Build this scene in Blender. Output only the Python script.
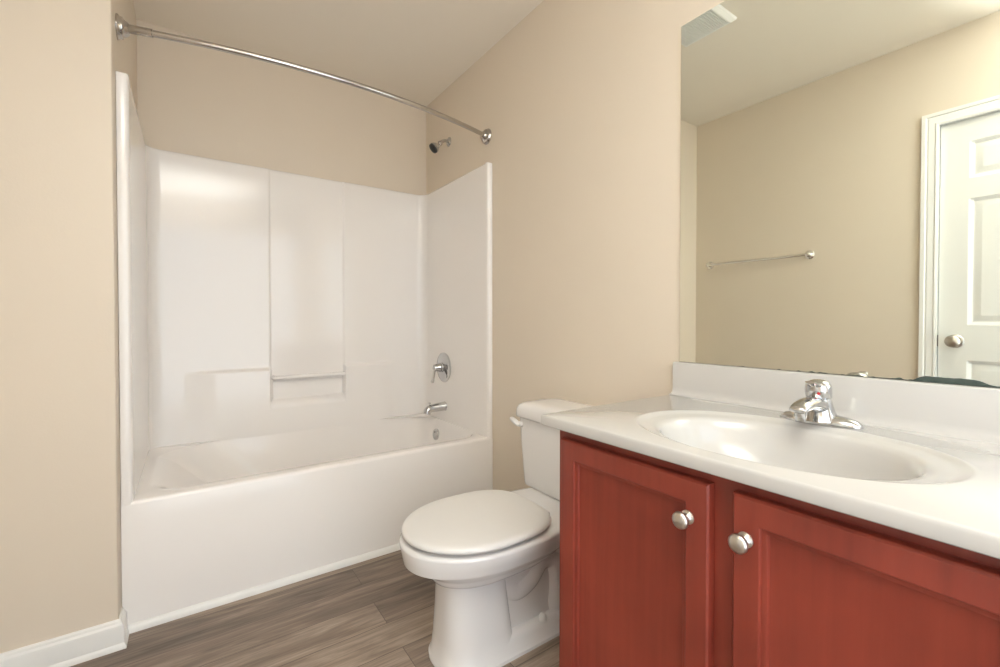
import bpy, bmesh, math, random
from mathutils import Vector, Matrix
random.seed(7)
C = bpy.context.scene
COL = C.collection
PI = math.pi
for o in list(bpy.data.objects):
    bpy.data.objects.remove(o, do_unlink=True)

# ------------------------------------------------------------------ camera, world, lights, exposure
cam_d = bpy.data.cameras.new('camera')
cam = bpy.data.objects.new('camera', cam_d)
COL.objects.link(cam)
YAW, PITCH = 0.6096, -0.0146
fw = Vector((math.sin(YAW) * math.cos(PITCH), math.cos(YAW) * math.cos(PITCH), math.sin(PITCH)))
rt = Vector((math.cos(YAW), -math.sin(YAW), 0.0))
up = rt.cross(fw)
cam.matrix_world = Matrix(((rt.x, up.x, -fw.x, -1.2818), (rt.y, up.y, -fw.y, -1.9004), (rt.z, up.z, -fw.z, 1.0312), (0, 0, 0, 1)))
cam_d.sensor_width = 36.0
cam_d.lens = 444.06 * 36 / 1000
cam_d.shift_y = -0.00583
cam_d.clip_start = 0.02
C.camera = cam

w = bpy.data.worlds.new('world')
C.world = w
w.use_nodes = True
w.node_tree.nodes['Background'].inputs[0].default_value = (0.9, 0.95, 1.0, 1)
w.node_tree.nodes['Background'].inputs[1].default_value = 0.6

def lamp(name, kind, loc, energy, color, aim=None, **kw):
    d = bpy.data.lights.new(name, kind)
    d.energy = energy
    d.color = color
    for k, v in kw.items():
        setattr(d, k, v)
    o = bpy.data.objects.new(name, d)
    COL.objects.link(o)
    o.location = loc
    if aim is not None:
        o.rotation_euler = (Vector(aim) - Vector(loc)).to_track_quat('-Z', 'Y').to_euler()
    return o

lamp('bounce_flash', 'SPOT', (-1.22, -2.20, 1.40), 440, (0.885, 0.945, 1.0), aim=(-1.24, -2.22, 2.44), shadow_soft_size=0.05, spot_size=math.radians(84), spot_blend=1.0)
lamp('rear_fill', 'AREA', (-0.87, -2.80, 1.10), 14, (0.84, 0.92, 1.0), aim=(-0.87, 0.0, 1.10), shape='RECTANGLE', size=1.4, size_y=2.0)  # added soft fill from behind the camera, not a known source

C.view_settings.view_transform = 'Standard'
C.view_settings.look = 'None'
C.view_settings.gamma = 1.0
C.view_settings.use_curve_mapping = False
C.view_settings.exposure = 0.62
C.cycles.max_bounces = 12
C.cycles.diffuse_bounces = 8
C.cycles.glossy_bounces = 6
C.cycles.sample_clamp_indirect = 6.0

# ------------------------------------------------------------------ materials
def lin(r, g, b):
    f = lambda c: (c / 255 / 12.92) if c <= 10 else ((c / 255 + 0.055) / 1.055) ** 2.4
    return (f(r), f(g), f(b), 1)

def mat(name, col, rough=0.5, metal=0.0, coat=0.0, bump=0.0, bscale=60.0, var=0.0, vscale=4.0, ior=1.5):
    m = bpy.data.materials.new(name)
    m.use_nodes = True
    nt = m.node_tree
    b = nt.nodes['Principled BSDF']
    b.inputs['Base Color'].default_value = col
    b.inputs['Roughness'].default_value = rough
    b.inputs['Metallic'].default_value = metal
    b.inputs['IOR'].default_value = ior
    b.inputs['Coat Weight'].default_value = coat
    b.inputs['Coat Roughness'].default_value = 0.05
    tc = nt.nodes.new('ShaderNodeTexCoord')
    n = nt.nodes.new('ShaderNodeTexNoise')
    n.inputs['Scale'].default_value = vscale
    n.inputs['Detail'].default_value = 4
    nt.links.new(tc.outputs['Object'], n.inputs['Vector'])
    if var > 0:
        mx = nt.nodes.new('ShaderNodeMix')
        mx.data_type = 'RGBA'
        mx.inputs['A'].default_value = tuple(c * (1 - var) for c in col[:3]) + (1,)
        mx.inputs['B'].default_value = tuple(min(1, c * (1 + var)) for c in col[:3]) + (1,)
        nt.links.new(n.outputs['Fac'], mx.inputs['Factor'])
        nt.links.new(mx.outputs['Result'], b.inputs['Base Color'])
    if bump > 0:
        n2 = nt.nodes.new('ShaderNodeTexNoise')
        n2.inputs['Scale'].default_value = bscale
        n2.inputs['Detail'].default_value = 3
        nt.links.new(tc.outputs['Object'], n2.inputs['Vector'])
        bp = nt.nodes.new('ShaderNodeBump')
        bp.inputs['Strength'].default_value = bump
        bp.inputs['Distance'].default_value = 0.002
        nt.links.new(n2.outputs['Fac'], bp.inputs['Height'])
        nt.links.new(bp.outputs['Normal'], b.inputs['Normal'])
    return m

M = {}
M['wall'] = mat('wall_paint', (0.71, 0.63, 0.525, 1), 0.5, bump=0.12, bscale=180, var=0.015, vscale=3)
M['ceil'] = mat('ceiling_paint', (0.80, 0.745, 0.655, 1), 0.75, bump=0.12, bscale=150, var=0.01)
M['trim'] = mat('trim_paint', (0.80, 0.80, 0.78, 1), 0.32, var=0.01)
M['door'] = mat('door_paint', (0.78, 0.785, 0.76, 1), 0.38, bump=0.05, bscale=120, var=0.01)
M['tub'] = mat('tub_acrylic', (0.85, 0.825, 0.805, 1), 0.10, var=0.008, vscale=2)
M['porcelain'] = mat('porcelain', (0.74, 0.73, 0.725, 1), 0.10, coat=0.4, var=0.006)
M['seat'] = mat('seat_plastic', (0.73, 0.72, 0.705, 1), 0.28, var=0.008)
M['marble'] = mat('cultured_marble', (0.55, 0.54, 0.525, 1), 0.11, coat=0.3, var=0.012, vscale=6)
M['chrome'] = mat('chrome', (0.58, 0.58, 0.58, 1), 0.07, 1.0, var=0.01)
M['polished'] = mat('polished_chrome', (0.85, 0.84, 0.82, 1), 0.10, 1.0, var=0.01)
M['nickel'] = mat('brushed_nickel', (0.62, 0.58, 0.53, 1), 0.3, 1.0, bump=0.1, bscale=300, var=0.04)
M['steel'] = mat('rod_steel', (0.50, 0.475, 0.45, 1), 0.16, 1.0, var=0.02)
M['dark'] = mat('dark_rubber', (0.03, 0.028, 0.026, 1), 0.6, var=0.1)
M['red'] = mat('red_dot', (0.5, 0.02, 0.03, 1), 0.4, var=0.05)
M['mirror'] = mat('mirror_glass', (0.875, 0.90, 0.825, 1), 0.0, 1.0)
M['tarnish'] = mat('tarnished_silvering', (0.055, 0.075, 0.066, 1), 0.35, var=0.35, vscale=60)
M['bronze'] = mat('latch_bronze', (0.08, 0.06, 0.05, 1), 0.4, 1.0, var=0.1)

def wood_mat():
    m = bpy.data.materials.new('cherry_stain')
    m.use_nodes = True
    nt = m.node_tree
    L = nt.links.new
    b = nt.nodes['Principled BSDF']
    tc = nt.nodes.new('ShaderNodeTexCoord')
    mp = nt.nodes.new('ShaderNodeMapping')
    mp.inputs['Scale'].default_value = (30, 30, 1.6)
    L(tc.outputs['Object'], mp.inputs['Vector'])
    n = nt.nodes.new('ShaderNodeTexNoise')
    n.inputs['Scale'].default_value = 1.6
    n.inputs['Detail'].default_value = 6
    L(mp.outputs['Vector'], n.inputs['Vector'])
    n2 = nt.nodes.new('ShaderNodeTexNoise')
    n2.inputs['Scale'].default_value = 7
    n2.inputs['Detail'].default_value = 3
    L(tc.outputs['Object'], n2.inputs['Vector'])
    ad = nt.nodes.new('ShaderNodeMath'); ad.operation = 'ADD'
    L(n.outputs['Fac'], ad.inputs[0]); L(n2.outputs['Fac'], ad.inputs[1])
    hf = nt.nodes.new('ShaderNodeMath'); hf.operation = 'MULTIPLY'; hf.inputs[1].default_value = 0.5
    L(ad.outputs[0], hf.inputs[0])
    cr = nt.nodes.new('ShaderNodeValToRGB')
    e = cr.color_ramp.elements
    e[0].position = 0.3; e[0].color = (0.19, 0.031, 0.019, 1)
    e[1].position = 0.72; e[1].color = (0.30, 0.052, 0.031, 1)
    L(hf.outputs[0], cr.inputs['Fac'])
    # small chips in the finish
    v = nt.nodes.new('ShaderNodeTexNoise'); v.inputs['Scale'].default_value = 75; v.inputs['Detail'].default_value = 1
    L(tc.outputs['Object'], v.inputs['Vector'])
    gt = nt.nodes.new('ShaderNodeMath'); gt.operation = 'GREATER_THAN'; gt.inputs[1].default_value = 0.83
    L(v.outputs['Fac'], gt.inputs[0])
    mx = nt.nodes.new('ShaderNodeMix'); mx.data_type = 'RGBA'
    L(gt.outputs[0], mx.inputs['Factor'])
    L(cr.outputs['Color'], mx.inputs['A'])
    mx.inputs['B'].default_value = (0.55, 0.25, 0.17, 1)
    L(mx.outputs['Result'], b.inputs['Base Color'])
    b.inputs['Roughness'].default_value = 0.33
    bp = nt.nodes.new('ShaderNodeBump'); bp.inputs['Strength'].default_value = 0.06; bp.inputs['Distance'].default_value = 0.002
    L(n.outputs['Fac'], bp.inputs['Height']); L(bp.outputs['Normal'], b.inputs['Normal'])
    return m
M['wood'] = wood_mat()

def floor_mat():
    # planks run along X, 0.135 m wide, seams at Y = -0.314 + k * 0.135
    m = bpy.data.materials.new('vinyl_planks')
    m.use_nodes = True
    nt = m.node_tree
    L = nt.links.new
    b = nt.nodes['Principled BSDF']
    tc = nt.nodes.new('ShaderNodeTexCoord')
    mp = nt.nodes.new('ShaderNodeMapping')
    mp.inputs['Location'].default_value = (PLX, 0.314, 0)
    L(tc.outputs['Object'], mp.inputs['Vector'])
    br = nt.nodes.new('ShaderNodeTexBrick')
    br.offset = 0.8667; br.offset_frequency = 2; br.squash = 1
    br.inputs['Color1'].default_value = (0.0, 0.0, 0.0, 1)
    br.inputs['Color2'].default_value = (1.0, 1.0, 1.0, 1)
    br.inputs['Mortar'].default_value = (0.5, 0.5, 0.5, 1)
    br.inputs['Scale'].default_value = 1.0
    br.inputs['Mortar Size'].default_value = 0.0009
    br.inputs['Mortar Smooth'].default_value = 0.0
    br.inputs['Brick Width'].default_value = 1.8
    br.inputs['Row Height'].default_value = 0.135
    L(mp.outputs['Vector'], br.inputs['Vector'])
    # per-plank shift of the grain
    sx = nt.nodes.new('ShaderNodeVectorMath'); sx.operation = 'MULTIPLY_ADD'
    sx.inputs[1].default_value = (7.0, 3.0, 5.0)
    L(br.outputs['Color'], sx.inputs[0]); L(tc.outputs['Object'], sx.inputs[2])
    m2 = nt.nodes.new('ShaderNodeMapping'); m2.inputs['Scale'].default_value = (1.1, 9.0, 1.0)
    L(sx.outputs[0], m2.inputs['Vector'])
    n = nt.nodes.new('ShaderNodeTexNoise'); n.inputs['Scale'].default_value = 2.4; n.inputs['Detail'].default_value = 7; n.inputs['Roughness'].default_value = 0.62; n.inputs['Distortion'].default_value = 0.6
    L(m2.outputs['Vector'], n.inputs['Vector'])
    m3 = nt.nodes.new('ShaderNodeMapping'); m3.inputs['Scale'].default_value = (3.0, 90.0, 1.0)
    L(sx.outputs[0], m3.inputs['Vector'])
    n3 = nt.nodes.new('ShaderNodeTexNoise'); n3.inputs['Scale'].default_value = 2.0; n3.inputs['Detail'].default_value = 4
    L(m3.outputs['Vector'], n3.inputs['Vector'])
    mxf = nt.nodes.new('ShaderNodeMix'); mxf.data_type = 'FLOAT'; mxf.inputs['Factor'].default_value = 0.28
    L(n.outputs['Fac'], mxf.inputs['A']); L(n3.outputs['Fac'], mxf.inputs['B'])
    # plank tone
    sep = nt.nodes.new('ShaderNodeSeparateColor'); L(br.outputs['Color'], sep.inputs['Color'])
    ma = nt.nodes.new('ShaderNodeMath'); ma.operation = 'MULTIPLY_ADD'; ma.inputs[1].default_value = 0.17; ma.inputs[2].default_value = -0.09
    L(sep.outputs[0], ma.inputs[0])
    ad = nt.nodes.new('ShaderNodeMath'); ad.operation = 'ADD'
    L(mxf.outputs['Result'], ad.inputs[0]); L(ma.outputs[0], ad.inputs[1])
    cr = nt.nodes.new('ShaderNodeValToRGB')
    e = cr.color_ramp.elements
    e[0].position = 0.30; e[0].color = (0.110, 0.080, 0.061, 1)
    e[1].position = 0.72; e[1].color = (0.46, 0.365, 0.285, 1)
    k = e.new(0.5); k.color = (0.235, 0.180, 0.141, 1)
    L(ad.outputs[0], cr.inputs['Fac'])
    mx = nt.nodes.new('ShaderNodeMix'); mx.data_type = 'RGBA'
    L(br.outputs['Fac'], mx.inputs['Factor']); L(cr.outputs['Color'], mx.inputs['A'])
    mx.inputs['B'].default_value = (0.085, 0.065, 0.052, 1)
    L(mx.outputs['Result'], b.inputs['Base Color'])
    b.inputs['Roughness'].default_value = 0.42
    bp = nt.nodes.new('ShaderNodeBump'); bp.inputs['Strength'].default_value = 0.12; bp.inputs['Distance'].default_value = 0.001
    L(n3.outputs['Fac'], bp.inputs['Height']); L(bp.outputs['Normal'], b.inputs['Normal'])
    return m
PLX = 0.738
M['floor'] = floor_mat()

# ------------------------------------------------------------------ mesh helpers
def obj(name, bm, m, parent=None, sharp=35, bevel=0.0, seg=2, weld=False):
    if weld:
        bmesh.ops.remove_doubles(bm, verts=bm.verts, dist=1e-5)
    bmesh.ops.recalc_face_normals(bm, faces=bm.faces)
    me = bpy.data.meshes.new(name)
    bm.to_mesh(me)
    bm.free()
    for p in me.polygons:
        p.use_smooth = True
    me.set_sharp_from_angle(angle=math.radians(sharp))
    o = bpy.data.objects.new(name, me)
    COL.objects.link(o)
    me.materials.append(m)
    if parent is not None:
        o.parent = parent
        if parent.type == 'EMPTY' or parent.location.length > 0:
            o.matrix_parent_inverse = parent_world(parent).inverted()
    if bevel > 0:
        bv = o.modifiers.new('bevel', 'BEVEL')
        bv.width = bevel; bv.segments = seg; bv.limit_method = 'ANGLE'; bv.angle_limit = math.radians(40)
        bv.harden_normals = False
    return o

def parent_world(p):
    mtx = Matrix.Translation(p.location)
    return mtx if p.parent is None else p.parent.matrix_basis @ mtx if p.type == 'EMPTY' else Matrix.Identity(4)

def tag(o, label, cat, group=None):
    o['label'] = label
    o['category'] = cat
    if group:
        o['group'] = group
    return o

def thing(name, label, cat, loc, group=None):
    o = bpy.data.objects.new(name, None)
    o.empty_display_size = 0.05
    COL.objects.link(o)
    o.location = loc
    return tag(o, label, cat, group)

def struct(name, bm, m, parent=None, **kw):
    o = obj(name, bm, m, parent, **kw)
    if parent is None:
        o['kind'] = 'structure'
    return o

def box(bm, x0, x1, y0, y1, z0, z1):
    v = [bm.verts.new((x, y, z)) for x in (x0, x1) for y in (y0, y1) for z in (z0, z1)]
    for f in ((0, 1, 3, 2), (4, 6, 7, 5), (0, 4, 5, 1), (2, 3, 7, 6), (0, 2, 6, 4), (1, 5, 7, 3)):
        bm.faces.new([v[i] for i in f])
    return bm

def bx(*a):
    return box(bmesh.new(), *a)

def loft(bm, rings, cap0=True, cap1=True, closed=True):
    R = [[bm.verts.new(p) for p in r] for r in rings]
    n = len(R[0])
    for a, b in zip(R, R[1:]):
        for i in range(n if closed else n - 1):
            j = (i + 1) % n
            bm.faces.new((a[i], a[j], b[j], b[i]))
    if cap0:
        bm.faces.new(list(reversed(R[0])))
    if cap1:
        bm.faces.new(R[-1])
    return R

def frame_of(d):
    d = Vector(d).normalized()
    a = Vector((0, 0, 1)) if abs(d.z) < 0.95 else Vector((1, 0, 0))
    u = d.cross(a).normalized()
    return u, d.cross(u).normalized()

def lathe(bm, base, axis, prof, n=32):
    """prof: list of (distance along axis, radius)"""
    u, v = frame_of(axis)
    d = Vector(axis).normalized()
    rings = []
    for t, r in prof:
        c = Vector(base) + d * t
        rings.append([c + (u * math.cos(2 * PI * i / n) + v * math.sin(2 * PI * i / n)) * max(r, 1e-4) for i in range(n)])
    loft(bm, rings)
    return bm

def sweep(bm, pts, radii, n=16, flat=1.0, up=None):
    """tube along pts; flat scales the radius across the second frame axis"""
    pts = [Vector(p) for p in pts]
    rings = []
    pu = None
    for i, p in enumerate(pts):
        d = (pts[min(i + 1, len(pts) - 1)] - pts[max(i - 1, 0)]).normalized()
        if pu is None:
            u = (Vector(up).cross(d)).normalized() if up is not None else frame_of(d)[0]
        else:
            u = (pu - d * pu.dot(d)).normalized()
        pu = u
        v = d.cross(u).normalized()
        r = radii[i] if isinstance(radii, (list, tuple)) else radii
        f = flat[i] if isinstance(flat, (list, tuple)) else flat
        rings.append([p + u * math.cos(2 * PI * k / n) * r + v * math.sin(2 * PI * k / n) * r * f for k in range(n)])
    loft(bm, rings)
    return bm

def smooth_path(pts, k=8):
    """Catmull-Rom through points (each any-length tuples)"""
    P = [tuple(p) for p in pts]
    P = [P[0]] + P + [P[-1]]
    out = []
    for i in range(1, len(P) - 2):
        for s in range(k):
            t = s / k
            out.append(tuple(0.5 * (2 * b + (c - a) * t + (2 * a - 5 * b + 4 * c - d) * t * t + (3 * b - a - 3 * c + d) * t ** 3)
                             for a, b, c, d in zip(P[i - 1], P[i], P[i + 1], P[i + 2])))
    out.append(P[-2])
    return out

def ss(a, b, x):
    t = min(1, max(0, (x - a) / (b - a)))
    return t * t * (3 - 2 * t)

def rrect(x0, x1, y0, y1, r, z, n=8):
    out = []
    for cx, cy, a0 in ((x1 - r, y1 - r, 0), (x0 + r, y1 - r, PI / 2), (x0 + r, y0 + r, PI), (x1 - r, y0 + r, 3 * PI / 2)):
        for i in range(n + 1):
            a = a0 + PI / 2 * i / n
            out.append((cx + r * math.cos(a), cy + r * math.sin(a), z))
    return out

def rect_loft_door(y0, y1, z0, z1, xf, xb, rings):
    """door slab facing -X; rings = (inset, depth back from the face xf)"""
    bm = bmesh.new()
    rr = [[(xb, y0, z0), (xb, y1, z0), (xb, y1, z1), (xb, y0, z1)]]
    for ins, dep in rings:
        x = xf + dep
        rr.append([(x, y0 + ins, z0 + ins), (x, y1 - ins, z0 + ins), (x, y1 - ins, z1 - ins), (x, y0 + ins, z1 - ins)])
    loft(bm, rr)
    return bm

# ------------------------------------------------------------------ the room
XL, YR, YB, HC = -1.742, -2.75, 0.781, 2.436      # left wall, rear wall, back wall, ceiling
WX, WY = -1.474, -0.07                            # alcove's left side, face of the wing wall
DY0, DY1, DZ = -2.05, -1.334, 1.992               # door opening in the left wall

struct('floor', bx(XL - 0.1, 0.1, YR - 0.1, YB + 0.1, -0.1, 0.0), M['floor'])
struct('ceiling', bx(XL - 0.1, 0.1, YR - 0.1, YB + 0.1, HC, HC + 0.1), M['ceil'])
struct('wall_right', bx(0.0, 0.1, YR - 0.1, YB + 0.1, 0.0, HC), M['wall'])
struct('wall_back', bx(WX, 0.0, YB, YB + 0.1, 0.0, HC), M['wall'])
bm = bmesh.new()                                   # unseen rear wall, its wide opening added to let the fill light in
box(bm, XL - 0.1, -1.60, YR - 0.1, YR, 0.0, HC)
box(bm, -0.14, 0.0, YR - 0.1, YR, 0.0, HC)
box(bm, -1.60, -0.14, YR - 0.1, YR, 2.10, HC)
struct('wall_rear', bm, M['wall'])
bm = bmesh.new()
box(bm, XL - 0.1, WX, WY, YB + 0.1, 0.0, HC)
struct('wall_alcove', bm, M['wall'], bevel=0.004)
bm = bmesh.new()
box(bm, XL - 0.1, XL, DY1, WY, 0.0, HC)
box(bm, XL - 0.1, XL, YR, DY0, 0.0, HC)
box(bm, XL - 0.1, XL, DY0, DY1, DZ, HC)
struct('wall_left', bm, M['wall'])

# baseboards: profile extruded along a run, (out, z)
BASE = [(0.0, 0.0), (0.020, 0.0), (0.0195, 0.008), (0.017, 0.014), (0.0142, 0.018), (0.014, 0.066), (0.0125, 0.074), (0.008, 0.079), (0.007, 0.086), (0.004, 0.09), (0.0, 0.09)]
def run(bm, path, prof):
    """path: list of ((x,y), (nx,ny)) with the outward mitre direction"""
    rings = [[(p[0] + n[0] * o, p[1] + n[1] * o, z) for o, z in prof] for p, n in path]
    loft(bm, rings)
bm = bmesh.new()
run(bm, [((XL, WY), (0.0, -1)), ((WX, WY), (1, -1)), ((WX, -0.004), (1, 0))], BASE)
struct('baseboard_alcove', bm, M['trim'], sharp=25)
bm = bmesh.new()
run(bm, [((0, 0.0), (-1, 0)), ((0, -1.084), (-1, 0))], BASE)
struct('baseboard_right', bm, M['trim'], sharp=25)
bm = bmesh.new()
run(bm, [((XL, DY1 + 0.066), (1, 0)), ((XL, WY - 0.014), (1, 0))], BASE)
struct('baseboard_left', bm, M['trim'], sharp=25)
# quarter-round strip along the foot of the tub
QR = [(0.0, 0.0), (0.013, 0.0), (0.0125, 0.010), (0.010, 0.018), (0.006, 0.023), (0.0, 0.025)]
bm = bmesh.new()
run(bm, [((WX + 0.015, 0.0), (0, -1)), ((-0.001, 0.0), (0, -1))], QR)
struct('trim_1', bm, M['trim'], sharp=50)

# door casing (moulded, mitred) on the left wall
CAS = [(0.0, 0.0), (0.0, 0.010), (0.010, 0.013), (0.014, 0.010), (0.020, 0.011), (0.036, 0.015), (0.042, 0.013), (0.047, 0.018), (0.062, 0.018), (0.062, 0.0)]
def casing_ring(y, z, sy, sz):
    return [(XL + h, y + sy * o, z + sz * o) for o, h in CAS]
bm = bmesh.new()
loft(bm, [casing_ring(DY1 - 0.006, 0.0, 1, 0), casing_ring(DY1 - 0.006, DZ - 0.004, 1, 1),
          casing_ring(DY0 + 0.006, DZ - 0.004, -1, 1), casing_ring(DY0 + 0.006, 0.0, -1, 0)])
# jamb lining
box(bm, XL - 0.1, XL, DY1 - 0.006, DY1 + 0.0, 0.0, DZ)
box(bm, XL - 0.1, XL, DY0, DY0 + 0.006, 0.0, DZ)
box(bm, XL - 0.1, XL, DY0, DY1, DZ - 0.004, DZ)
struct('trim_2', bm, M['trim'], sharp=20)

# six-panel door leaf, grid with moulded panels
def six_panel_door():
    ya, yb, za, zb = DY0 + 0.008, DY1 - 0.009, 0.008, DZ - 0.007
    xf = XL - 0.012
    st = 0.098
    mid = (ya + yb) / 2
    cols = [(ya + st, mid - 0.05), (mid + 0.05, yb - st)]
    rows = [(0.21, 0.845), (1.012, 1.612), (1.706, 1.882)]
    offs = (0.0, 0.006, 0.016, 0.022, 0.045)
    def cuts(lo, hi, segs):
        s = {lo, hi}
        for a, b in segs:
            for o in offs:
                s.add(a + o); s.add(b - o)
        return sorted(s)
    Y = cuts(ya, yb, cols)
    Z = cuts(za, zb, rows)
    def depth(y, z):
        for a, b in cols:
            for c, d in rows:
                e = min(y - a, b - y, z - c, d - z)
                if e >= -1e-9:
                    if e < 0.006: return 0.003 * e / 0.006
                    if e < 0.016: return 0.003 + 0.007 * (e - 0.006) / 0.01
                    if e < 0.022: return 0.010
                    if e < 0.045: return 0.010 - 0.007 * (e - 0.022) / 0.023
                    return 0.003
        return 0.0
    bm = bmesh.new()
    G = [[bm.verts.new((xf - depth(y, z), y, z)) for z in Z] for y in Y]
    for i in range(len(Y) - 1):
        for j in range(len(Z) - 1):
            bm.faces.new((G[i][j], G[i + 1][j], G[i + 1][j + 1], G[i][j + 1]))
    edge = [(i, 0) for i in range(len(Y))] + [(len(Y) - 1, j) for j in range(1, len(Z))] + \
           [(i, len(Z) - 1) for i in range(len(Y) - 2, -1, -1)] + [(0, j) for j in range(len(Z) - 2, 0, -1)]
    back = [bm.verts.new((xf - 0.035, G[i][j].co.y, G[i][j].co.z)) for i, j in edge]
    n = len(edge)
    for k in range(n):
        a, b = edge[k], edge[(k + 1) % n]
        bm.faces.new((G[a[0]][a[1]], G[b[0]][b[1]], back[(k + 1) % n], back[k]))
    bm.faces.new(back)
    return bm, xf
bm, xf = six_panel_door()
d1 = struct('door_1', bm, M['door'], sharp=12)
KY, KZ = -1.402, 0.935
kn = obj('door_knob', lathe(bmesh.new(), (xf, KY, KZ), (1, 0, 0),
         [(0, 0.032), (0.004, 0.032), (0.008, 0.028), (0.010, 0.014), (0.030, 0.012), (0.034, 0.018), (0.040, 0.026), (0.050, 0.029), (0.058, 0.027), (0.064, 0.019), (0.067, 0.008), (0.0675, 0.0)]), M['nickel'], d1)
obj('latch_plate', bx(xf - 0.024, xf + 0.003, DY1 - 0.0085, DY1 - 0.0062, KZ - 0.028, KZ + 0.028), M['bronze'], d1)

# ------------------------------------------------------------------ one-piece tub and shower surround
TX0, TX1 = WX + 0.0012, -0.0012       # outer faces
IX0, IX1 = -1.441, -0.030           # inner faces of the side panels
IY = 0.752                          # inner face of the back panel
RZ, TZ = 0.433, 1.846               # rim and top edge
tub = thing('bathtub', 'white one-piece bathtub and shower surround filling the alcove', 'bathtub', ((TX0 + TX1) / 2, 0.39, 0))

def wall_off(x, z):
    """how far the back panel stands out towards the room at x, z"""
    o = 0.0
    c = ss(-0.936, -0.922, x) * (1 - ss(-0.549, -0.535, x))      # middle column
    o -= 0.007 * c * ss(0.592, 0.604, z)
    low = ss(-1.31, -1.16, x) * (1 - ss(-0.36, -0.22, x))
    zm = (1 - c) * (1 - ss(0.765, 0.787, z)) + c * (1 - ss(0.592, 0.604, z))
    o += 0.020 * low * zm
    # niche behind the bar
    nich = ss(-0.922, -0.914, x) * (1 - ss(-0.549, -0.541, x)) * ss(0.600, 0.612, z) * (1 - ss(0.716, 0.728, z))
    o -= 0.016 * nich
    return o

def surround():
    RC = 0.055
    pts = []                                        # (x, y, nx, ny) along the U, inner face
    for i in range(13):
        pts.append((IX0, 0.030 + (IY - RC - 0.030) * i / 12, 1, 0))
    for i in range(1, 11):
        a = PI - PI / 2 * i / 10
        pts.append((IX0 + RC + RC * math.cos(a), IY - RC + RC * math.sin(a), -math.cos(a), -math.sin(a)))
    xs = []
    x = IX0 + RC
    dense = [(-0.95, -0.91), (-0.56, -0.52)]
    while x < IX1 - RC - 1e-6:
        step = 0.002 if any(a <= x <= b for a, b in dense) else 0.0125
        x = min(x + step, IX1 - RC)
        xs.append(x)
    for x in xs:
        pts.append((x, IY, 0, -1))
    for i in range(1, 11):
        a = PI / 2 - PI / 2 * i / 10
        pts.append((IX1 - RC + RC * math.cos(a), IY - RC + RC * math.sin(a), -math.cos(a), -math.sin(a)))
    for i in range(1, 13):
        pts.append((IX1, IY - RC - (IY - RC - 0.030) * i / 12, -1, 0))
    zs = [RZ - 0.012]
    while zs[-1] < TZ - 0.012 - 1e-6:
        z = zs[-1]
        step = 0.003 if (0.585 < z < 0.615 or 0.71 < z < 0.79) else 0.02
        zs.append(min(z + step, TZ - 0.012))
    bm = bmesh.new()
    # front bullnose points at each end, outward to the flange
    def row(z, extra=0.0):
        r = []
        ends = []
        # left flange: from outer front corner round to the inner face
        left = [(TX0, 0.012), (TX0, 0.002), (TX0 + 0.0008, 0.0006), (TX0 + 0.002, 0.0), (IX0 - 0.012, 0.0), (IX0 - 0.005, 0.002), (IX0 - 0.0015, 0.007), (IX0, 0.014)]
        for x, y in left:
            r.append((x, y + extra, z))
        for x, y, nx, ny in pts:
            o = wall_off(x, z) if ny < -0.99 else 0.0
            r.append((x + nx * (o - extra), y + ny * (o - extra), z))
        right = [(IX1, 0.014), (IX1 + 0.0015, 0.007), (IX1 + 0.005, 0.002), (IX1 + 0.010, 0.0), (TX1 - 0.003, 0.0), (TX1 - 0.001, 0.0006), (TX1, 0.002), (TX1, 0.012)]
        for x, y in right:
            r.append((x, y + extra, z))
        return r
    rows = [row(z) for z in zs]
    rows.append(row(TZ - 0.006, 0.0015))
    rows.append(row(TZ - 0.002, 0.005))
    rows.append(row(TZ, 0.011))
    # top face out to the walls
    top = []
    for x, y, z in rows[-1]:
        y2 = y
        if y > 0.02:
            y2 = min(YB - 0.002, y)
        top.append((x, y, z))
    n = len(top)
    outer = []
    for k, (x, y, z) in enumerate(top):
        if k < 8 + 13:
            outer.append((TX0, max(y, 0.013), z))
        elif k >= n - 8 - 12:
            outer.append((TX1, max(y, 0.013), z))
        else:
            t = (k - 21) / max(1, n - 41)
            ox = min(max(x, TX0), TX1)
            if x < IX0 + RC: ox = TX0 + (x - IX0) / RC * (IX0 + RC - TX0)
            if x > IX1 - RC: ox = TX1 - (IX1 - x) / RC * (TX1 - IX1 + RC)
            outer.append((min(max(ox, TX0), TX1), YB - 0.002, z))
    rows.append(outer)
    rows.append([(x, y, RZ - 0.012) for x, y, z in outer])
    V = loft(bm, rows, cap0=False, cap1=False, closed=False)
    for i in range(len(V[0]) - 1):
        bm.faces.new((V[-1][i], V[-1][i + 1], V[0][i + 1], V[0][i]))
    return bm
obj('surround_wall', surround(), M['tub'], tub, sharp=60)

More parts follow.
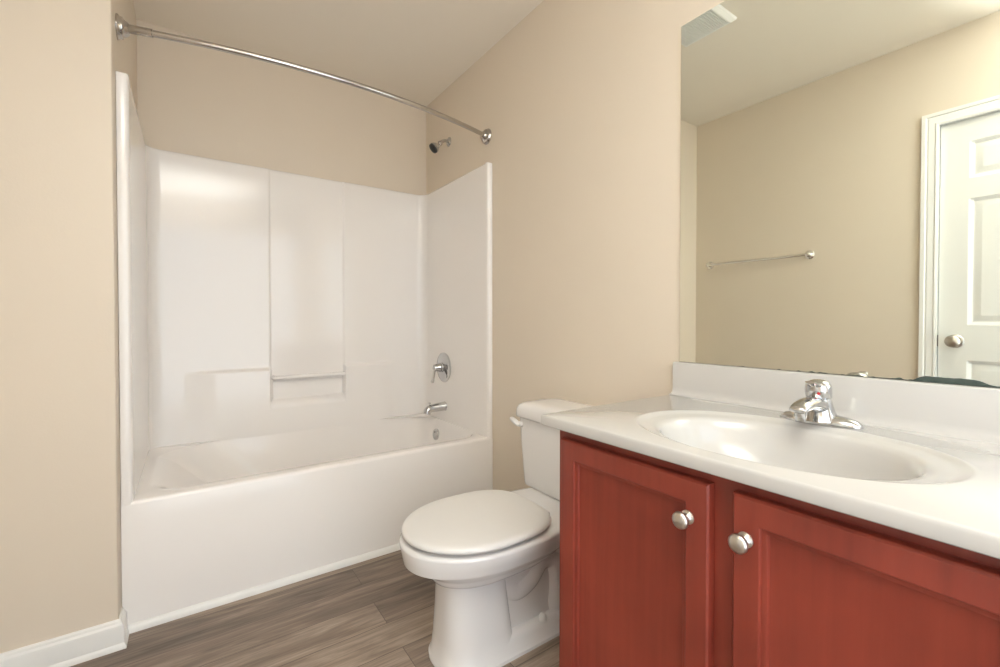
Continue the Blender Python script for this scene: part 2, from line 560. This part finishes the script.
def tub_body():
    bm = bmesh.new()
    NX, NC = 24, 12
    def outline(xl, xr, iyf, iyb, dz, rb=0.0):
        """rounded opening: inset at the back-rest and foot ends, front y, back y, depth below the rim"""
        x0, x1, z = IX0 + xl, IX1 - xr, RZ - dz
        rfx = rfy = 0.10
        rbx, rby = 0.36 - rb, 0.20 - rb * 0.3
        out = []
        def arc(cx, cy, rx, ry, a0, a1):
            for i in range(NC + 1):
                a = a0 + (a1 - a0) * i / NC
                out.append((cx + rx * math.cos(a), cy + ry * math.sin(a), z))
        arc(x1 - rfx, iyf + rfy, rfx, rfy, -PI / 2, 0)
        arc(x1 - rbx, iyb - rby, rbx, rby, 0, PI / 2)
        arc(x0 + rbx, iyb - rby, rbx, rby, PI / 2, PI)
        arc(x0 + rfx, iyf + rfy, rfx, rfy, PI, 3 * PI / 2)
        return out
    def outer(y0, z, ins=0.0):
        x0, x1 = TX0 + ins, TX1 - ins
        n = 4 * (NC + 1)
        ref = outline(0.03, 0.006, 0.062, 0.7335, 0.0)
        yk = YB - 0.03
        out = []
        for k in range(n):
            q, i = divmod(k, NC + 1)
            t = i / NC
            a, b = ref[q * (NC + 1)], ref[q * (NC + 1) + NC]          # ends of this corner's arc
            mixf = lambda u, v, f: u + (v - u) * f
            cx, cy = (x1, x1, x0, x0)[q], (y0, yk, yk, y0)[q]
            if q in (0, 2):
                p = (mixf(a[0], cx, t * 2), cy) if t <= 0.5 else (cx, mixf(cy, b[1], t * 2 - 1))
            else:
                p = (cx, mixf(a[1], cy, t * 2)) if t <= 0.5 else (mixf(cx, b[0], t * 2 - 1), cy)
            out.append((p[0], p[1], z))
        return out
    rows = [outer(0.0, 0.0), outer(0.0, RZ - 0.014), outer(0.002, RZ - 0.006, 0), outer(0.007, RZ - 0.001, 0), outer(0.014, RZ)]
    XLs = (0.030, 0.040, 0.055, 0.075, 0.110, 0.175, 0.265, 0.345, 0.410, 0.480, 0.560)
    XRs = (0.006, 0.007, 0.009, 0.012, 0.018, 0.030, 0.045, 0.065, 0.095, 0.150, 0.220)
    YFs = (0.062, 0.067, 0.074, 0.080, 0.088, 0.098, 0.110, 0.130, 0.160, 0.200, 0.260)
    YBs = (0.7335, 0.733, 0.732, 0.730, 0.725, 0.713, 0.695, 0.675, 0.640, 0.600, 0.540)
    DZs = (0.0, 0.002, 0.007, 0.018, 0.045, 0.110, 0.210, 0.285, 0.325, 0.340, 0.345)
    for k_, q in enumerate(zip(XLs, XRs, YFs, YBs, DZs)):
        rows.append(outline(*q, rb=0.02 * k_))
    loft(bm, rows, cap0=True, cap1=True)
    return bm
obj('tub_basin', tub_body(), M['tub'], tub, sharp=60)
# moulded grab bar across the soap niche
bm = bmesh.new()
path = smooth_path([(-0.918, IY + 0.006, 0.727), (-0.912, IY - 0.008, 0.727), (-0.895, IY - 0.018, 0.727), (-0.73, IY - 0.018, 0.727), (-0.563, IY - 0.018, 0.727), (-0.548, IY - 0.008, 0.727), (-0.542, IY + 0.006, 0.727)], 6)
sweep(bm, path, 0.011, 14)
obj('soap_bar', bm, M['tub'], tub, sharp=60)

# ------------------------------------------------------------------ tub and shower fittings
t = thing('shower_valve', 'round chrome shower valve with a lever handle on the surround wall', 'shower valve', (IX1, 0.480, 0.754))
c = (IX1 - 0.0005, 0.480, 0.754)
obj('escutcheon', lathe(bmesh.new(), c, (-1, 0, 0), [(0, 0.089), (0.003, 0.089), (0.007, 0.083), (0.010, 0.066), (0.012, 0.045), (0.016, 0.032), (0.018, 0.0)], 48), M['chrome'], t)
bm = lathe(bmesh.new(), (c[0] - 0.014, c[1], c[2]), (-1, 0, 0), [(0, 0.030), (0.006, 0.030), (0.009, 0.026), (0.024, 0.025), (0.028, 0.022), (0.046, 0.021), (0.052, 0.018), (0.056, 0.010), (0.057, 0.0)])
hub = obj('handle_hub', bm, M['chrome'], t)
bm = bmesh.new()
lp = smooth_path([(c[0] - 0.048, c[1], c[2] - 0.004), (c[0] - 0.060, c[1] + 0.004, c[2] - 0.018), (c[0] - 0.064, c[1] + 0.006, c[2] - 0.046), (c[0] - 0.071, c[1] + 0.010, c[2] - 0.088)], 6)
sweep(bm, lp, [0.0125 - 0.004 * abs(math.sin(PI * i / (len(lp) - 1))) for i in range(len(lp))], 14, flat=0.7)
obj('lever', bm, M['chrome'], t)

t = thing('tub_spout', 'chrome tub spout with a diverter pin below the shower valve', 'tub spout', (IX1, 0.478, 0.52))
SY, SZ = 0.470, 0.522
bm = bmesh.new()
pp = smooth_path([(IX1, SY, SZ), (IX1 - 0.012, SY, SZ), (IX1 - 0.06, SY, SZ - 0.003), (IX1 - 0.095, SY, SZ - 0.006), (IX1 - 0.113, SY, SZ - 0.014), (IX1 - 0.119, SY, SZ - 0.034)], 6)
sweep(bm, pp, [0.028 - 0.006 * min(1, i / (len(pp) * 0.75)) for i in range(len(pp))], 20, flat=1.0, up=(0, 0, 1))
obj('spout_body', bm, M['chrome'], t)
obj('diverter_pin', lathe(bmesh.new(), (IX1 - 0.102, SY, SZ + 0.008), (0, 0, 1), [(0, 0.004), (0.014, 0.004), (0.016, 0.008), (0.022, 0.008), (0.024, 0.0)], 16), M['chrome'], t)

# overflow plate: on the sloping foot-end of the basin
t = thing('overflow_plate', 'small round chrome overflow plate under the tub spout', 'overflow plate', (-0.058, 0.530, 0.343))
c = Vector((-0.060, 0.530, 0.343))
obj('plate', lathe(bmesh.new(), c, (-1, 0, 0.13), [(-0.02, 0.034), (0.003, 0.034), (0.007, 0.031), (0.010, 0.024), (0.011, 0.0)], 32), M['chrome'], t)
for s in (-1, 1):
    obj('screw', lathe(bmesh.new(), c + Vector((-0.009, 0, 0.016 * s)), (-1, 0, 0.13), [(0, 0.005), (0.003, 0.0045), (0.004, 0.0)], 12), M['steel'], t)

# shower head on its arm
t = thing('showerhead', 'small chrome shower head with a dark face on a bent arm', 'shower head', (0, 0.468, 2.105))
SHY = 0.468
obj('wall_flange', lathe(bmesh.new(), (-0.0005, SHY, 2.105), (-1, 0, 0), [(0, 0.028), (0.003, 0.028), (0.008, 0.022), (0.013, 0.012), (0.014, 0.0)], 28), M['chrome'], t)
bm = bmesh.new()
ap = smooth_path([(-0.004, SHY, 2.105), (-0.022, SHY, 2.106), (-0.040, SHY, 2.101), (-0.056, SHY, 2.087)], 6)
sweep(bm, ap, 0.0095, 14)
obj('arm', bm, M['chrome'], t)
hd = Vector((-0.74, 0.06, -0.66)).normalized()
hb = Vector((-0.053, SHY, 2.089))
bm = lathe(bmesh.new(), hb, hd, [(0, 0.010), (0.004, 0.014), (0.014, 0.015), (0.020, 0.011), (0.026, 0.013), (0.040, 0.022), (0.050, 0.028), (0.060, 0.031), (0.064, 0.030), (0.065, 0.0)])
hobj = obj('head', bm, M['chrome'], t)
obj('spray_face', lathe(bmesh.new(), hb + hd * 0.0645, hd, [(0, 0.0295), (0.006, 0.029), (0.008, 0.026), (0.009, 0.0)]), M['dark'], hobj)['label'] = 'dark spray face'

# shower rod: straight tube in two telescoping pieces, flanges on both walls
t = thing('shower_rod', 'brushed steel curtain rod spanning the tub alcove', 'shower rod', (-0.737, 0.0, 1.995))
ra, rb = Vector((WX, 0.055, 2.012)), Vector((0.0, 0.050, 1.994))
BOW = 0.108
def rod_pt(s):
    p = ra.lerp(rb, s)
    p.y -= BOW * (1 - (2 * s - 1) ** 2)
    return p
bm = bmesh.new()
sweep(bm, [rod_pt(0.02 + 0.96 * i / 40) for i in range(41)], 0.0110, 18)
obj('rod', bm, M['steel'], t)
bm = bmesh.new()
sweep(bm, [rod_pt(0.02 + 0.045 * i / 6) for i in range(7)], 0.0135, 18)
obj('sleeve', bm, M['steel'], t)
for p, ax in ((ra + Vector((0.0005, 0, 0)), (1, -0.12, 0)), (rb - Vector((0.0005, 0, 0)), (-1, -0.12, 0))):
    obj('flange', lathe(bmesh.new(), p, (ax[0], 0, 0), [(0, 0.040), (0.004, 0.040), (0.010, 0.035), (0.016, 0.034), (0.019, 0.028), (0.026, 0.024), (0.034, 0.018), (0.036, 0.0)], 32), M['steel'], t)

# ------------------------------------------------------------------ towel bar on the left wall
t = thing('towel_bar', 'chrome towel bar on the left wall, seen in the mirror', 'towel bar', (XL, -0.49, 1.425))
TBX = XL + 0.026
for y in (-0.178, -0.790):
    bm = lathe(bmesh.new(), (XL + 0.0005, y, 1.424), (1, 0, 0), [(0, 0.026), (0.004, 0.026), (0.007, 0.022), (0.010, 0.014), (0.017, 0.014), (0.024, 0.016), (0.031, 0.015), (0.035, 0.010), (0.036, 0.0)], 24)
    obj('post', bm, M['polished'], t)
bm = bmesh.new()
sweep(bm, [(TBX, -0.19, 1.424), (TBX, -0.5, 1.424), (TBX, -0.79, 1.424)], 0.0085, 16)
obj('bar', bm, M['polished'], t)

# ------------------------------------------------------------------ ceiling vent
VX0, VX1, VY0, VY1 = -0.815, -0.565, -0.828, -0.568
t = thing('exhaust_vent', 'square white louvered exhaust fan grille on the ceiling, seen in the mirror', 'vent', (-0.69, -0.698, HC))
bm = bmesh.new()
def vr(i, z):
    return [(VX0 + i, VY0 + i, z), (VX1 - i, VY0 + i, z), (VX1 - i, VY1 - i, z), (VX0 + i, VY1 - i, z)]
loft(bm, [vr(0, HC - 0.0005), vr(0.003, HC - 0.010), vr(0.020, HC - 0.022), vr(0.028, HC - 0.022), vr(0.028, HC - 0.013)], cap0=True, cap1=True)
obj('frame', bm, M['trim'], t, sharp=25)
bm = bmesh.new()
k = 20
for i in range(k):
    y = VY0 + 0.034 + (VY1 - VY0 - 0.068) * i / (k - 1)
    rings = []
    for x in (VX0 + 0.026, VX1 - 0.026):
        rings.append([(x, y - 0.0026, HC - 0.0215), (x, y + 0.0026, HC - 0.0225), (x, y + 0.0030, HC - 0.0150), (x, y - 0.0022, HC - 0.0140)])
    loft(bm, rings)
obj('louvers', bm, M['trim'], t, sharp=20)

# ------------------------------------------------------------------ mirror
MY0, MY1, MZ0, MZ1 = -1.94, -1.070, 0.9025, 1.958
t = thing('mirror', 'large frameless wall mirror above the vanity backsplash', 'mirror', (0, (MY0 + MY1) / 2, MZ0))
obj('glass', bx(-0.0055, -0.0005, MY0, MY1, MZ0, MZ1), M['mirror'], t, sharp=20)
# tarnished silvering along the bottom edge: irregular strip
bm = bmesh.new()
N = 420
topv = []
rnd = random.Random(3)
ph = [rnd.uniform(0, 6.28) for _ in range(6)]
for i in range(N + 1):
    y = MY1 + (MY0 - MY1) * i / N
    f = i / N
    wob = sum(math.sin(y * fr + p) for fr, p in zip((35, 71, 130, 190, 260, 410), ph)) / 6
    h = 0.0008 + 0.0042 * max(0, wob) * ss(0.05, 0.5, f) + 0.0012 * ss(0.3, 0.8, f)
    # the big blister near the right
    a, b = -1.625, -1.748
    s = (y - a) / (b - a)
    if 0 < s < 1:
        h = max(h, 0.0125 * min(1, ss(-0.05, 0.18, s)) * (1 - 0.75 * ss(0.74, 1.0, s)) + 0.001 * wob)
    if s >= 1.0:
        h = 0.003
    topv.append((y, h))
rows = [[(-0.0056, y, MZ0) for y, h in topv], [(-0.0060, y, MZ0) for y, h in topv], [(-0.0060, y, MZ0 + h) for y, h in topv], [(-0.0056, y, MZ0 + h) for y, h in topv]]
loft(bm, rows, cap0=False, cap1=False, closed=False)
obj('tarnished_edge', bm, M['tarnish'], t, sharp=30)['label'] = 'dark tarnished silvering along the bottom edge'

# ------------------------------------------------------------------ vanity cabinet
CY0, CY1 = -1.922, -1.086
FX = -0.532                         # face of the cabinet
CT = 0.773                          # underside of the counter
van = thing('vanity_cabinet', 'cherry-red stained wooden vanity cabinet with two doors', 'cabinet', (-0.27, -1.504, 0))
bm = bmesh.new()
box(bm, -0.46, -0.018, CY0 + 0.02, CY1 - 0.02, 0.0, 0.10)            # toe kick
box(bm, FX + 0.02, -0.004, CY0, CY0 + 0.016, 0.10, CT - 0.001)       # side panels
box(bm, FX + 0.02, -0.004, CY1 - 0.016, CY1, 0.10, CT - 0.001)
box(bm, FX + 0.02, -0.004, CY0 + 0.016, CY1 - 0.016, 0.10, 0.116)    # bottom
box(bm, -0.012, -0.004, CY0 + 0.016, CY1 - 0.016, 0.116, CT - 0.001) # back
obj('carcass', bm, M['wood'], van)
bm = bmesh.new()
mY = (CY0 + CY1) / 2
# face frame: stiles and rails standing as one flat frame
box(bm, FX, FX + 0.0195, CY0, CY0 + 0.04, 0.10, CT - 0.001)
box(bm, FX, FX + 0.0195, CY1 - 0.04, CY1, 0.10, CT - 0.001)
box(bm, FX, FX + 0.0195, mY - 0.035, mY + 0.035, 0.14, CT - 0.05)
box(bm, FX, FX + 0.0195, CY0 + 0.04, CY1 - 0.04, CT - 0.05, CT - 0.001)
box(bm, FX, FX + 0.0195, CY0 + 0.04, CY1 - 0.04, 0.10, 0.14)
obj('face_frame', bm, M['wood'], van)
for (a, b, ky, kz, lab) in ((-1.4825, -1.1075, -1.4430, 0.6790, None), (-1.8985, -1.5215, -1.5440, 0.6790, None)):
    bm = rect_loft_door(a, b, 0.125, 0.7495, FX - 0.0185, FX - 0.0005,
                        [(0.0, 0.006), (0.0012, 0.003), (0.0045, 0.0), (0.043, 0.0), (0.0445, 0.001), (0.0455, 0.0045), (0.049, 0.005), (0.053, 0.0065), (0.0545, 0.0115), (0.056, 0.012)])
    d = obj('door', bm, M['wood'], van, sharp=25)
    kb = lathe(bmesh.new(), (FX - 0.0185, ky, kz), (-1, 0, 0),
               [(0, 0.0125), (0.002, 0.0125), (0.004, 0.010), (0.007, 0.0065), (0.013, 0.006), (0.016, 0.009), (0.018, 0.0135), (0.022, 0.0155), (0.026, 0.015), (0.029, 0.0115), (0.031, 0.006), (0.0315, 0.0)], 28)
    obj('knob', kb, M['nickel'], d, sharp=50)

# ------------------------------------------------------------------ vanity top with moulded oval basin
VY0_, VY1_, VXF, VZ = -1.952, -1.055, -0.568, 0.800
SX, SYC = -0.335, -1.487
top = thing('countertop', 'glossy off-white vanity countertop with a moulded oval sink and backsplash', 'countertop', (-0.28, -1.503, CT))
def vanity_top():
    bm = bmesh.new()
    n = 96
    def oval(hx, hy, z, cx=SX, e=2.15):
        out = []
        for i in range(n):
            a = 2 * PI * i / n
            c, s = math.cos(a), math.sin(a)
            out.append((cx + hx * math.copysign(abs(c) ** (2 / e), c), SYC + hy * math.copysign(abs(s) ** (2 / e), s), z))
        return out
    x0, x1, y0, y1 = VXF, -0.0005, VY0_, VY1_
    def rect(z, ins):
        X0, X1, Y0, Y1 = x0 + ins, x1 - 0.0, y0 + ins, y1 - ins
        ref = oval(1, 1, z)
        out = []
        for i in range(n):
            a = 2 * PI * i / n
            dx, dy = math.cos(a), math.sin(a)
            ts = []
            if abs(dx) > 1e-9: ts.append(((X1 if dx > 0 else X0) - SX) / dx)
            if abs(dy) > 1e-9: ts.append(((Y1 if dy > 0 else Y0) - SYC) / dy)
            tt = min(ts)
            out.append([SX + dx * tt, SYC + dy * tt, z])
        for cx, cy in ((X0, Y0), (X0, Y1), (X1, Y0), (X1, Y1)):
            k = min(range(n), key=lambda i: (out[i][0] - cx) ** 2 + (out[i][1] - cy) ** 2)
            out[k] = [cx, cy, z]
        return [tuple(q) for q in out]
    rows = [rect(CT, 0.004), rect(CT + 0.002, 0.001), rect(CT + 0.006, 0.0), rect(VZ - 0.007, 0.0), rect(VZ - 0.003, 0.0007), rect(VZ - 0.001, 0.002), rect(VZ, 0.005),
            oval(0.205, 0.288, VZ), oval(0.200, 0.282, VZ + 0.0022, SX), oval(0.195, 0.276, VZ + 0.0012), oval(0.190, 0.269, VZ - 0.0022), oval(0.184, 0.258, VZ - 0.0045),
            oval(0.174, 0.240, VZ - 0.0065), oval(0.166, 0.227, VZ - 0.009), oval(0.161, 0.220, VZ - 0.015), oval(0.155, 0.213, VZ - 0.028), oval(0.145, 0.200, VZ - 0.055), oval(0.135, 0.178, VZ - 0.085),
            oval(0.110, 0.140, VZ - 0.112), oval(0.070, 0.085, VZ - 0.128), oval(0.024, 0.024, VZ - 0.134, SX + 0.0, 2.0)]
    loft(bm, rows, cap0=False, cap1=True)
    return bm
obj('counter', vanity_top(), M['marble'], top, sharp=40)
# backsplash with a coved foot and a rounded top edge
bm = bmesh.new()
BS = [(-0.0005, VZ - 0.004), (-0.0005, 0.9015), (-0.014, 0.9015), (-0.018, 0.8995), (-0.0195, 0.895), (-0.0195, VZ + 0.022), (-0.0205, VZ + 0.014), (-0.0235, VZ + 0.007), (-0.030, VZ + 0.0025), (-0.040, VZ + 0.0003), (-0.040, VZ - 0.004)]
loft(bm, [[(x, y, z) for x, z in BS] for y in (VY0_ + 0.001, VY1_ - 0.001)])
obj('backsplash', bm, M['marble'], top, sharp=40)
obj('drain', lathe(bmesh.new(), (SX, SYC, VZ - 0.1345), (0, 0, 1), [(0, 0.022), (0.003, 0.021), (0.004, 0.016), (0.003, 0.0)], 24), M['chrome'], top)

# ------------------------------------------------------------------ basin faucet
FXC, FYC = -0.118, -1.494
fa = thing('faucet', 'chrome single-handle basin faucet with red dot behind the sink', 'faucet', (FXC, FYC, VZ))
bm = bmesh.new()
def stad(hx, hy, z, cx=0.0, n=40, e=2.6):
    out = []
    for i in range(n):
        a = 2 * PI * i / n
        c, s = math.cos(a), math.sin(a)
        out.append((FXC + cx + hx * math.copysign(abs(c) ** (2 / e), c), FYC + hy * math.copysign(abs(s) ** (2 / e), s), VZ + z))
    return out
loft(bm, [stad(0.026, 0.079, 0.0004), stad(0.0275, 0.081, 0.004), stad(0.026, 0.078, 0.011), stad(0.022, 0.070, 0.017), stad(0.018, 0.056, 0.021), stad(0.012, 0.035, 0.024)])
obj('base_plate', bm, M['chrome'], fa, sharp=50)
bm = bmesh.new()
# body: leaning tapered column
rr = []
for z, r, dx in ((0.010, 0.040, 0.0), (0.018, 0.035, -0.001), (0.030, 0.0295, -0.002), (0.045, 0.0260, -0.004), (0.056, 0.0240, -0.005), (0.0605, 0.0225, -0.006)):
    rr.append([(FXC + dx + r * math.cos(2 * PI * i / 32), FYC + r * math.sin(2 * PI * i / 32), VZ + z) for i in range(32)])
loft(bm, rr)
# spout: a flattened arm reaching over the basin
sp = smooth_path([(FXC + 0.002, FYC, VZ + 0.036), (FXC - 0.03, FYC, VZ + 0.047), (FXC - 0.065, FYC, VZ + 0.051), (FXC - 0.095, FYC, VZ + 0.049), (FXC - 0.112, FYC, VZ + 0.044), (FXC - 0.118, FYC, VZ + 0.039)], 6)
m_ = len(sp) - 1
sweep(bm, sp, [0.025 - 0.010 * i / m_ - (0.008 * ss(0.86, 1.0, i / m_)) for i in range(m_ + 1)], 22, flat=[0.85 - 0.40 * i / m_ for i in range(m_ + 1)], up=(0, 0, 1))
obj('spout', bm, M['chrome'], fa, sharp=50)
obj('aerator', lathe(bmesh.new(), (FXC - 0.101, FYC, VZ + 0.045), (0, 0, -1), [(0, 0.0115), (0.018, 0.0115), (0.019, 0.0105), (0.026, 0.0100), (0.027, 0.0)], 24), M['chrome'], fa)
bm = lathe(bmesh.new(), (FXC - 0.006, FYC, VZ + 0.0600), (-0.16, 0, 1), [(0, 0.0230), (0.002, 0.0250), (0.018, 0.0255), (0.028, 0.0245), (0.035, 0.0205), (0.039, 0.013), (0.0405, 0.006), (0.041, 0.0)], 32)
lv = smooth_path([(FXC - 0.006, FYC, VZ + 0.082), (FXC - 0.022, FYC, VZ + 0.087), (FXC - 0.036, FYC, VZ + 0.092), (FXC - 0.054, FYC, VZ + 0.098)], 6)
sweep(bm, lv, [0.018, ] + [0.018 - 0.008 * i / (len(lv) - 1) for i in range(1, len(lv))], 20, flat=[0.62 - 0.34 * i / (len(lv) - 1) for i in range(len(lv))], up=(0, 0, 1))
hnd = obj('handle', bm, M['chrome'], fa, sharp=50)
dd = Vector((-0.80, -0.30, 0.0)).normalized()
obj('temperature_dot', lathe(bmesh.new(), Vector((FXC - 0.008, FYC, VZ + 0.072)) + dd * 0.0250, dd, [(0, 0.0032), (0.0012, 0.003), (0.0016, 0.0)], 12), M['red'], hnd)['label'] = 'small red dot'

# ------------------------------------------------------------------ toilet
TYC, TKC = -0.717, -0.708
toi = thing('toilet', 'white two-piece toilet with the lid closed beside the vanity', 'toilet', (-0.40, TYC, 0))
def egg(xf, xb, hw, z, xm=None, eb=3.2, ef=2.1, n=64, cy=TYC):
    """closed outline: pointed-round front (towards -X), squarer back"""
    if xm is None:
        xm = xf + (xb - xf) * 0.52
    out = []
    for i in range(n):
        a = 2 * PI * i / n
        c, s = math.cos(a), math.sin(a)
        if c < 0:
            x = xm + (xm - xf) * -abs(c) ** (2 / ef)
            y = hw * math.copysign(abs(s) ** (2 / ef), s)
        else:
            x = xm + (xb - xm) * abs(c) ** (2 / eb)
            y = hw * math.copysign(abs(s) ** (2 / eb), s)
        out.append((x, cy + y, z))
    return out
def deck(xf, hw, z, tail, xb=-0.035, n=96):
    """rim outline that runs back under the tank with a half width of tail"""
    xm = -0.52
    out = []
    m = n // 2
    half = []
    for i in range(m + 1):
        t = i / m
        if t < 0.55:
            a = PI / 2 * (t / 0.55)
            half.append((xm - (xm - xf) * math.cos(a), hw * math.sin(a) ** 0.96))
        else:
            s = (t - 0.55) / 0.45
            x = xm + (xb - xm) * s
            half.append((x, hw + (tail - hw) * ss(0.10, 0.75, s)))
    for x, y in half:
        out.append((x, TYC - y, z))
    for x, y in reversed(half[1:]):
        out.append((x, TYC + y, z))
    return out
bm = bmesh.new()
# rim band and deck
loft(bm, [deck(-0.735, 0.135, 0.331, 0.10), deck(-0.777, 0.171, 0.3255, 0.140), deck(-0.7805, 0.1745, 0.3265, 0.143), deck(-0.785, 0.182, 0.348, 0.149), deck(-0.790, 0.193, 0.378, 0.155), deck(-0.789, 0.192, 0.384, 0.154), deck(-0.785, 0.188, 0.3875, 0.151), deck(-0.770, 0.180, 0.3885, 0.140)])
# bowl underside, stepping in to a lip above the pedestal
loft(bm, [egg(-0.745, -0.15, 0.150, 0.340, -0.48), egg(-0.738, -0.17, 0.145, 0.320, -0.48), egg(-0.726, -0.20, 0.136, 0.300, -0.49), egg(-0.710, -0.23, 0.124, 0.283, -0.50), egg(-0.704, -0.24, 0.120, 0.278, -0.50),
          egg(-0.702, -0.245, 0.1185, 0.273, -0.50), egg(-0.699, -0.26, 0.115, 0.266, -0.51), egg(-0.692, -0.28, 0.107, 0.257, -0.52), egg(-0.676, -0.31, 0.090, 0.248, -0.53)])
loft(bm, [egg(-0.64, -0.20, 0.098, 0.290, -0.46), egg(-0.63, -0.22, 0.092, 0.262, -0.46), egg(-0.62, -0.25, 0.082, 0.240, -0.46), egg(-0.60, -0.28, 0.066, 0.224, -0.46)])
# pedestal column
def colr(z, xf, xb, hw, eb=5.0):
    return egg(xf, xb, hw, z, xf + (xb - xf) * 0.55, eb, 2.9)
loft(bm, [colr(0.0, -0.692, -0.450, 0.112), colr(0.010, -0.692, -0.450, 0.112), colr(0.016, -0.685, -0.454, 0.105), colr(0.08, -0.680, -0.460, 0.098), colr(0.17, -0.675, -0.470, 0.090), colr(0.285, -0.672, -0.482, 0.082)])
# foot running back, then the waisted rear body
def foot(z, hw, xf, xb):
    return rrect(xf, xb, TYC - hw, TYC + hw, 0.035, z)
loft(bm, [foot(0.0, 0.112, -0.62, -0.085), foot(0.010, 0.112, -0.62, -0.085), foot(0.015, 0.106, -0.61, -0.09), foot(0.045, 0.101, -0.60, -0.095), foot(0.060, 0.092, -0.59, -0.10), foot(0.066, 0.080, -0.58, -0.11)])
loft(bm, [foot(0.03, 0.075, -0.56, -0.13), foot(0.10, 0.066, -0.56, -0.14), foot(0.20, 0.070, -0.56, -0.10), foot(0.30, 0.088, -0.56, -0.06), foot(0.345, 0.11, -0.56, -0.05)])
# trapway: S-shaped bulge on both flanks
for s in (-1, 1):
    tp = smooth_path([(-0.505, TYC + s * 0.030, 0.225), (-0.44, TYC + s * 0.036, 0.175), (-0.385, TYC + s * 0.042, 0.190), (-0.335, TYC + s * 0.044, 0.240), (-0.285, TYC + s * 0.044, 0.230), (-0.265, TYC + s * 0.044, 0.16), (-0.27, TYC + s * 0.044, 0.06)], 8)
    sweep(bm, tp, 0.044, 18)
obj('bowl', bm, M['porcelain'], toi, sharp=50)
for s in (-1, 1):
    cap = lathe(bmesh.new(), (-0.348, TYC + s * 0.090, 0.060), (0, 0, 1), [(0, 0.0135), (0.012, 0.013), (0.020, 0.010), (0.023, 0.005), (0.024, 0.0)], 20)
    obj('bolt_cap', cap, M['seat'], toi, sharp=60)
# seat ring and lid
SF, SB, SW = -0.783, -0.324, 0.190
bm = bmesh.new()
loft(bm, [egg(SF + 0.034, SB - 0.01, SW - 0.032, 0.3880, -0.555, 3.1, 2.0), egg(SF + 0.028, SB - 0.006, SW - 0.027, 0.391, -0.555, 3.1, 2.0), egg(SF + 0.030, SB - 0.008, SW - 0.029, 0.3995, -0.555, 3.1, 2.0)])
obj('seat', bm, M['seat'], toi, sharp=50)
bm = bmesh.new()
loft(bm, [egg(SF + 0.006, SB - 0.004, SW - 0.004, 0.4005, -0.555, 3.1, 2.0), egg(SF + 0.001, SB - 0.001, SW, 0.4035, -0.555, 3.1, 2.0), egg(SF, SB, SW + 0.001, 0.409, -0.555, 3.1, 2.0), egg(SF + 0.003, SB - 0.003, SW - 0.002, 0.415, -0.555, 3.1, 2.0),
          egg(SF + 0.010, SB - 0.009, SW - 0.009, 0.4185, -0.555, 3.1, 2.0), egg(SF + 0.022, SB - 0.02, SW - 0.021, 0.4198, -0.555, 3.1, 2.0), egg(SF + 0.10, SB - 0.08, SW - 0.09, 0.4206, -0.555, 3.1, 2.0)])
obj('seat_lid', bm, M['seat'], toi, sharp=60)
for s in (-1, 1):
    obj('seat_hinge', lathe(bmesh.new(), (-0.316, TYC + s * 0.060 - 0.02, 0.394), (0, 1, 0), [(0, 0.006), (0.002, 0.007), (0.038, 0.007), (0.040, 0.006)], 16), M['seat'], toi)
# tank
bm = bmesh.new()
def tk(x0, hw, z, r=0.035, x1=-0.022):
    return rrect(x0, x1, TKC - hw, TKC + hw, r, z)
loft(bm, [tk(-0.195, 0.177, 0.3885, 0.03, -0.03), tk(-0.209, 0.194, 0.393, 0.035, -0.026), tk(-0.211, 0.197, 0.405), tk(-0.216, 0.203, 0.50), tk(-0.220, 0.209, 0.60), tk(-0.222, 0.212, 0.653)])
obj('tank', bm, M['porcelain'], toi, sharp=50)
bm = bmesh.new()
loft(bm, [tk(-0.224, 0.214, 0.655, 0.04, -0.018), tk(-0.233, 0.223, 0.658, 0.04, -0.012), tk(-0.235, 0.225, 0.664, 0.042, -0.01), tk(-0.233, 0.223, 0.690, 0.042, -0.011), tk(-0.226, 0.216, 0.703, 0.042, -0.018), tk(-0.213, 0.203, 0.711, 0.042, -0.031), tk(-0.19, 0.18, 0.715, 0.042, -0.05), tk(-0.165, 0.15, 0.716, 0.035, -0.07)])
obj('tank_lid', bm, M['porcelain'], toi, sharp=60)
bm = bmesh.new()
lathe(bm, (-0.2215, TKC + 0.180, 0.630), (-1, 0, 0), [(0, 0.011), (0.010, 0.011), (0.012, 0.008), (0.013, 0.0)], 16)
fl = smooth_path([(-0.233, TKC + 0.176, 0.627), (-0.237, TKC + 0.190, 0.633), (-0.238, TKC + 0.208, 0.641), (-0.235, TKC + 0.224, 0.644)], 6)
sweep(bm, fl, [0.0105 + 0.002 * math.sin(PI * i / (len(fl) - 1)) for i in range(len(fl))], 14, flat=0.75)
obj('flush_lever', bm, M['seat'], toi, sharp=60)
